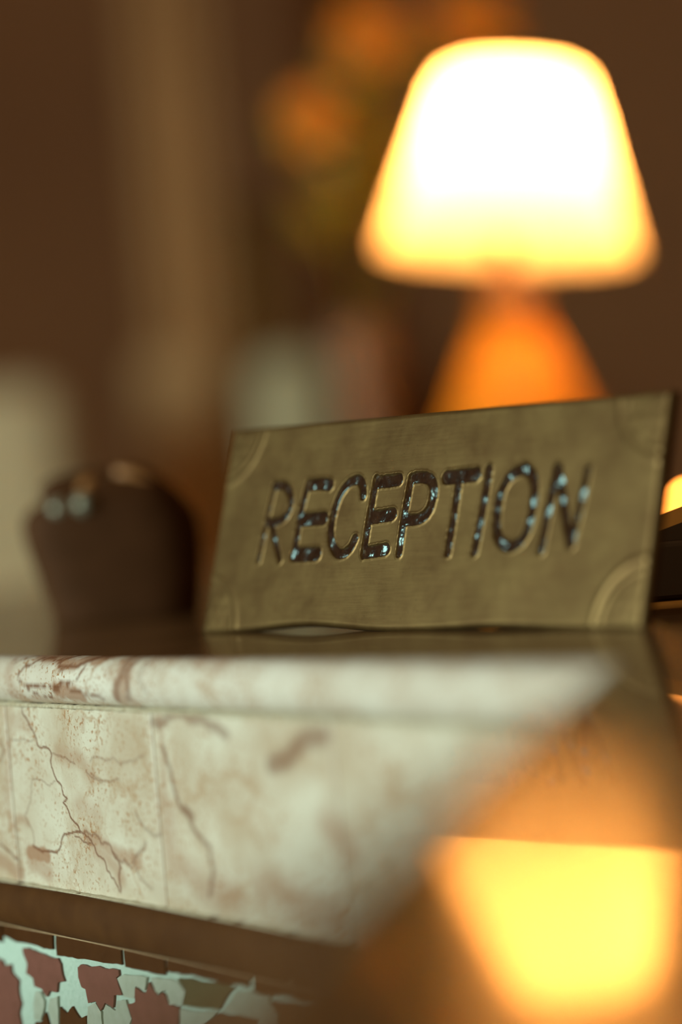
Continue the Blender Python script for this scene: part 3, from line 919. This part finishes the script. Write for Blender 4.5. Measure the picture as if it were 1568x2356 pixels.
def leaf(fl, p, d, ln, w):
    d = Vector(d).normalized(); e = d.cross(Vector((0.1, 1, 0.2))).normalized(); nrm = d.cross(e)
    v, f = [], []
    for t, ww in ((0, .05), (.25, .8), (.5, 1), (.75, .7), (1, .03)):
        for sgn in (-1, 0, 1):
            v.append(Vector(p) + d * (ln * t) + e * (w * ww * sgn) + nrm * (.12 * ln * (t * t) - abs(sgn) * .1 * w))
    for i in range(4):
        for j in range(2): f.append((i * 3 + j, i * 3 + j + 1, (i + 1) * 3 + j + 1, (i + 1) * 3 + j))
    o = obj('leaf', v, f, M['leaf'], fl, True)
    o.modifiers.new('solid', 'SOLIDIFY').thickness = 0.001
fl1, p1 = flower(850, 78, VY, 95, (0.0, -1, 0.35), 'large orange flower at upper left above the lampshade')
fl2, p2 = flower(1085, 45, VY + .05, 98, (0.15, -1, 0.3), 'orange flower directly above the lampshade near the top of the frame')
fl3, p3 = flower(712, 272, VY - .05, 82, (-0.3, -1, 0.2), 'lone lower orange flower left of the lampshade')
for fl, pts in ((fl1, p1), (fl2, p2), (fl3, p3)):
    for i, (dx, dz) in ((3, (-.6, .8)), (4, (.8, .6)), (5, (.5, .9)), (6, (-.5, .7)), (7, (.8, .2))):
        leaf(fl, pts[i], (dx, random.uniform(-.3, .3), dz), 0.085, 0.020)

# ------------------------------------------------------------------ dark holder left of the sign
HY = 1.26
def hp(px, py): return at_depth(px, py, HY)
hb = hp(297, 1430)
holder = empty('desk_holder', (hb.x, HY, ZC), 'dark brown holder with flared rounded body and tan trim left of the brass plaque', 'holder')
rows = [(1436, 138, 452), (1425, 133, 456), (1400, 128, 458), (1350, 110, 460), (1300, 92, 460), (1250, 74, 456), (1215, 66, 448), (1190, 68, 436),
        (1165, 90, 415), (1145, 150, 398), (1125, 210, 375), (1105, 232, 348), (1092, 246, 326), (1086, 262, 308)]
v, f = [], []
NS = 36
zb = hp(297, 1436).z
for (py, xl, xr_) in rows:
    pl_, pr_ = hp(xl - 12, py), hp(xr_ + 8, py)
    cx, hw = (pl_.x + pr_.x) / 2, (pr_.x - pl_.x) / 2
    z = ZC + ((pl_.z + pr_.z) / 2 - zb)
    dep = min(0.026, hw * 0.75)
    for k in range(NS):
        t = 2 * math.pi * k / NS
        c_, s_ = math.cos(t), math.sin(t)
        e = 0.62
        v.append((cx + hw * math.copysign(abs(c_) ** e, c_), HY + dep * math.copysign(abs(s_) ** e, s_), z))
for i in range(len(rows) - 1):
    for k in range(NS):
        k2 = (k + 1) % NS
        f.append((i * NS + k, i * NS + k2, (i + 1) * NS + k2, (i + 1) * NS + k))
f.append(tuple(range(NS))); f.append(tuple((len(rows) - 1) * NS + k for k in range(NS)))
obj('body', v, f, M['leather'], holder, True)
k1 = hp(178, 1140)
lathe('knob', [(0, -.020), (0.008, -.019), (0.0118, -.012), (0.0125, 0), (0.0118, .012), (0.008, .019), (0, .020)], (k1.x, HY, k1.z), M['leather'], holder, 28, Vector((1, 0.15, 0.1)))
k2 = hp(212, 1138)
lathe('end_cap', [(0, .0), (0.0085, .0), (0.0095, .003), (0.007, .0065), (0, .0075)], (k2.x, HY - .006, k2.z), M['tan_leather'], holder, 24, Vector((.6, -.7, .25)))
# tan piping over the right shoulder
pp = [hp(x, y) + Vector((0, -0.012, 0)) for x, y in ((270, 1086), (310, 1090), (345, 1108), (380, 1135), (415, 1168), (440, 1205))]
tube('piping', pp, 0.0024, M['tan_leather'], holder)
k3 = hp(146, 1172)
lathe('stud', [(0, .006), (0.003, .0055), (0.0055, .002), (0.006, 0), (0, 0)], (k3.x, HY - .020, k3.z), M['glint'], holder, 20, Vector((0, -1, 0.2)))
k4 = hp(205, 1160)
lathe('stud', [(0, .006), (0.003, .0055), (0.0055, .002), (0.006, 0), (0, 0)], (k4.x, HY - .024, k4.z), M['glint'], holder, 20, Vector((0, -1, 0.2)))

# ------------------------------------------------------------------ dark lacquered desk box right of the sign
q0 = on_top(1475, 1398); q1 = on_top(1620, 1399)
dbx = empty('desk_box', ((q0.x + q1.x) / 2 + .05, q0.y + .05, ZC), 'dark glossy desk box with lamp gleam coloured gold on its slanted lid edge behind the right end of the plaque', 'box')
e1 = Vector((1, 0.0, 0)); e2 = Vector((0, 1, 0))
yb = q0.y
x0 = q0.x - .002; x1 = x0 + .18
box('base', (x0, x1, yb, yb + .11, ZC + .0015, ZC + .026), M['lacquer'], dbx, 0.0025)
box('foot_strip', (x0 + .004, x1 - .004, yb + .004, yb + .106, ZC, ZC + .0016), M['gold'], dbx)
# slanted lid, rising to the right and away
l0 = at_depth(1503, 1226, yb + .004); l1 = at_depth(1580, 1197, yb + .004)
dl = (l1 - l0).normalized(); bk = Vector((0, 1, .08)).normalized()
ll = 0.13
up = Vector((0, 0, .0062))
a0, a1 = l0 - dl * .006, l0 + dl * ll
lid = [a0, a1, a1 + bk * .09, a0 + bk * .09]
low = [Vector((p.x, p.y, ZC + .025)) for p in lid]
obj('lid', low + lid, [(0, 1, 2, 3), (4, 7, 6, 5), (0, 4, 5, 1), (1, 5, 6, 2), (2, 6, 7, 3), (3, 7, 4, 0)], M['lacquer'], dbx)
tp = [p + up for p in (a0 + dl * .004, a1, a1 + bk * .09, a0 + bk * .09)]
o = obj('lid_gleam', lid + tp, [(0, 1, 2, 3), (4, 7, 6, 5), (0, 4, 5, 1), (1, 5, 6, 2), (2, 6, 7, 3), (3, 7, 4, 0)], M['gold'], dbx)  # gold layer added on the dark lid to imitate the lamp's gleam

# ------------------------------------------------------------------ blurred things at the back of the room
def back_box(px0, px1, py0, Y):
    a = at_depth(px0, py0, Y); b = at_depth(px1, py0, Y)
    return a.x, b.x, a.z
def curtain(name, px0, px1, Y, top_z, mat, label, folds):
    a = at_depth(px0, 900, Y).x; b = at_depth(px1, 900, Y).x
    n = folds * 8; v, f = [], []
    for z in (0.02, top_z * .5, top_z):
        for i in range(n + 1):
            t = i / n
            v.append((a + (b - a) * t, Y + 0.025 * math.sin(t * folds * 2 * math.pi), z))
    for r in range(2):
        for i in range(n): f.append((r * (n + 1) + i, r * (n + 1) + i + 1, (r + 1) * (n + 1) + i + 1, (r + 1) * (n + 1) + i))
    root = empty(name, ((a + b) / 2, Y, 0), label, 'curtain')
    o = obj('cloth', v, f, mat, root, True)
    o.modifiers.new('solid', 'SOLIDIFY').thickness = 0.004
    tube('rod', [(a - .05, Y, top_z), (b + .05, Y, top_z)], 0.012, M['lamp_metal'], root)
    return root
curtain('curtain', 365, 535, 6.2, 2.75, M['curtain'], 'narrow tan curtain hanging at the back, left of the plaque', 3)
curtain('curtain', 505, 665, 6.5, 1.95, M['curtain_grey'], 'shorter grey-green curtain just left of the vase at the back', 3)

def chair(px0, px1, pyt, Y, mat, label):
    x0, x1, zt = back_box(px0, px1, pyt, Y)
    r = empty('armchair', ((x0 + x1) / 2, Y, 0), label, 'armchair')
    box('backrest', (x0, x1, Y + .25, Y + .40, .35, zt), mat, r, 0.05)
    box('seat', (x0, x1, Y - .30, Y + .25, .25, .46), mat, r, 0.05)
    for sx in (x0 - .10, x1):
        box('armrest', (sx, sx + .10, Y - .30, Y + .40, .12, .66), mat, r, 0.03)
    for sx in (x0, x1 - .05):
        for sy in (Y - .26, Y + .32):
            box('leg', (sx, sx + .05, sy, sy + .05, 0, .26), M['wood'], r)
    return r
chair(-420, 95, 905, 4.6, M['beige'], 'pale beige high-backed armchair at the far left behind the counter')
chair(290, 500, 790, 5.5, M['curtain'], 'tan high-backed armchair standing below the tan curtain')
chair(560, 745, 800, 4.4, M['curtain_grey'], 'grey-green high-backed armchair between the tan armchair and the vase')
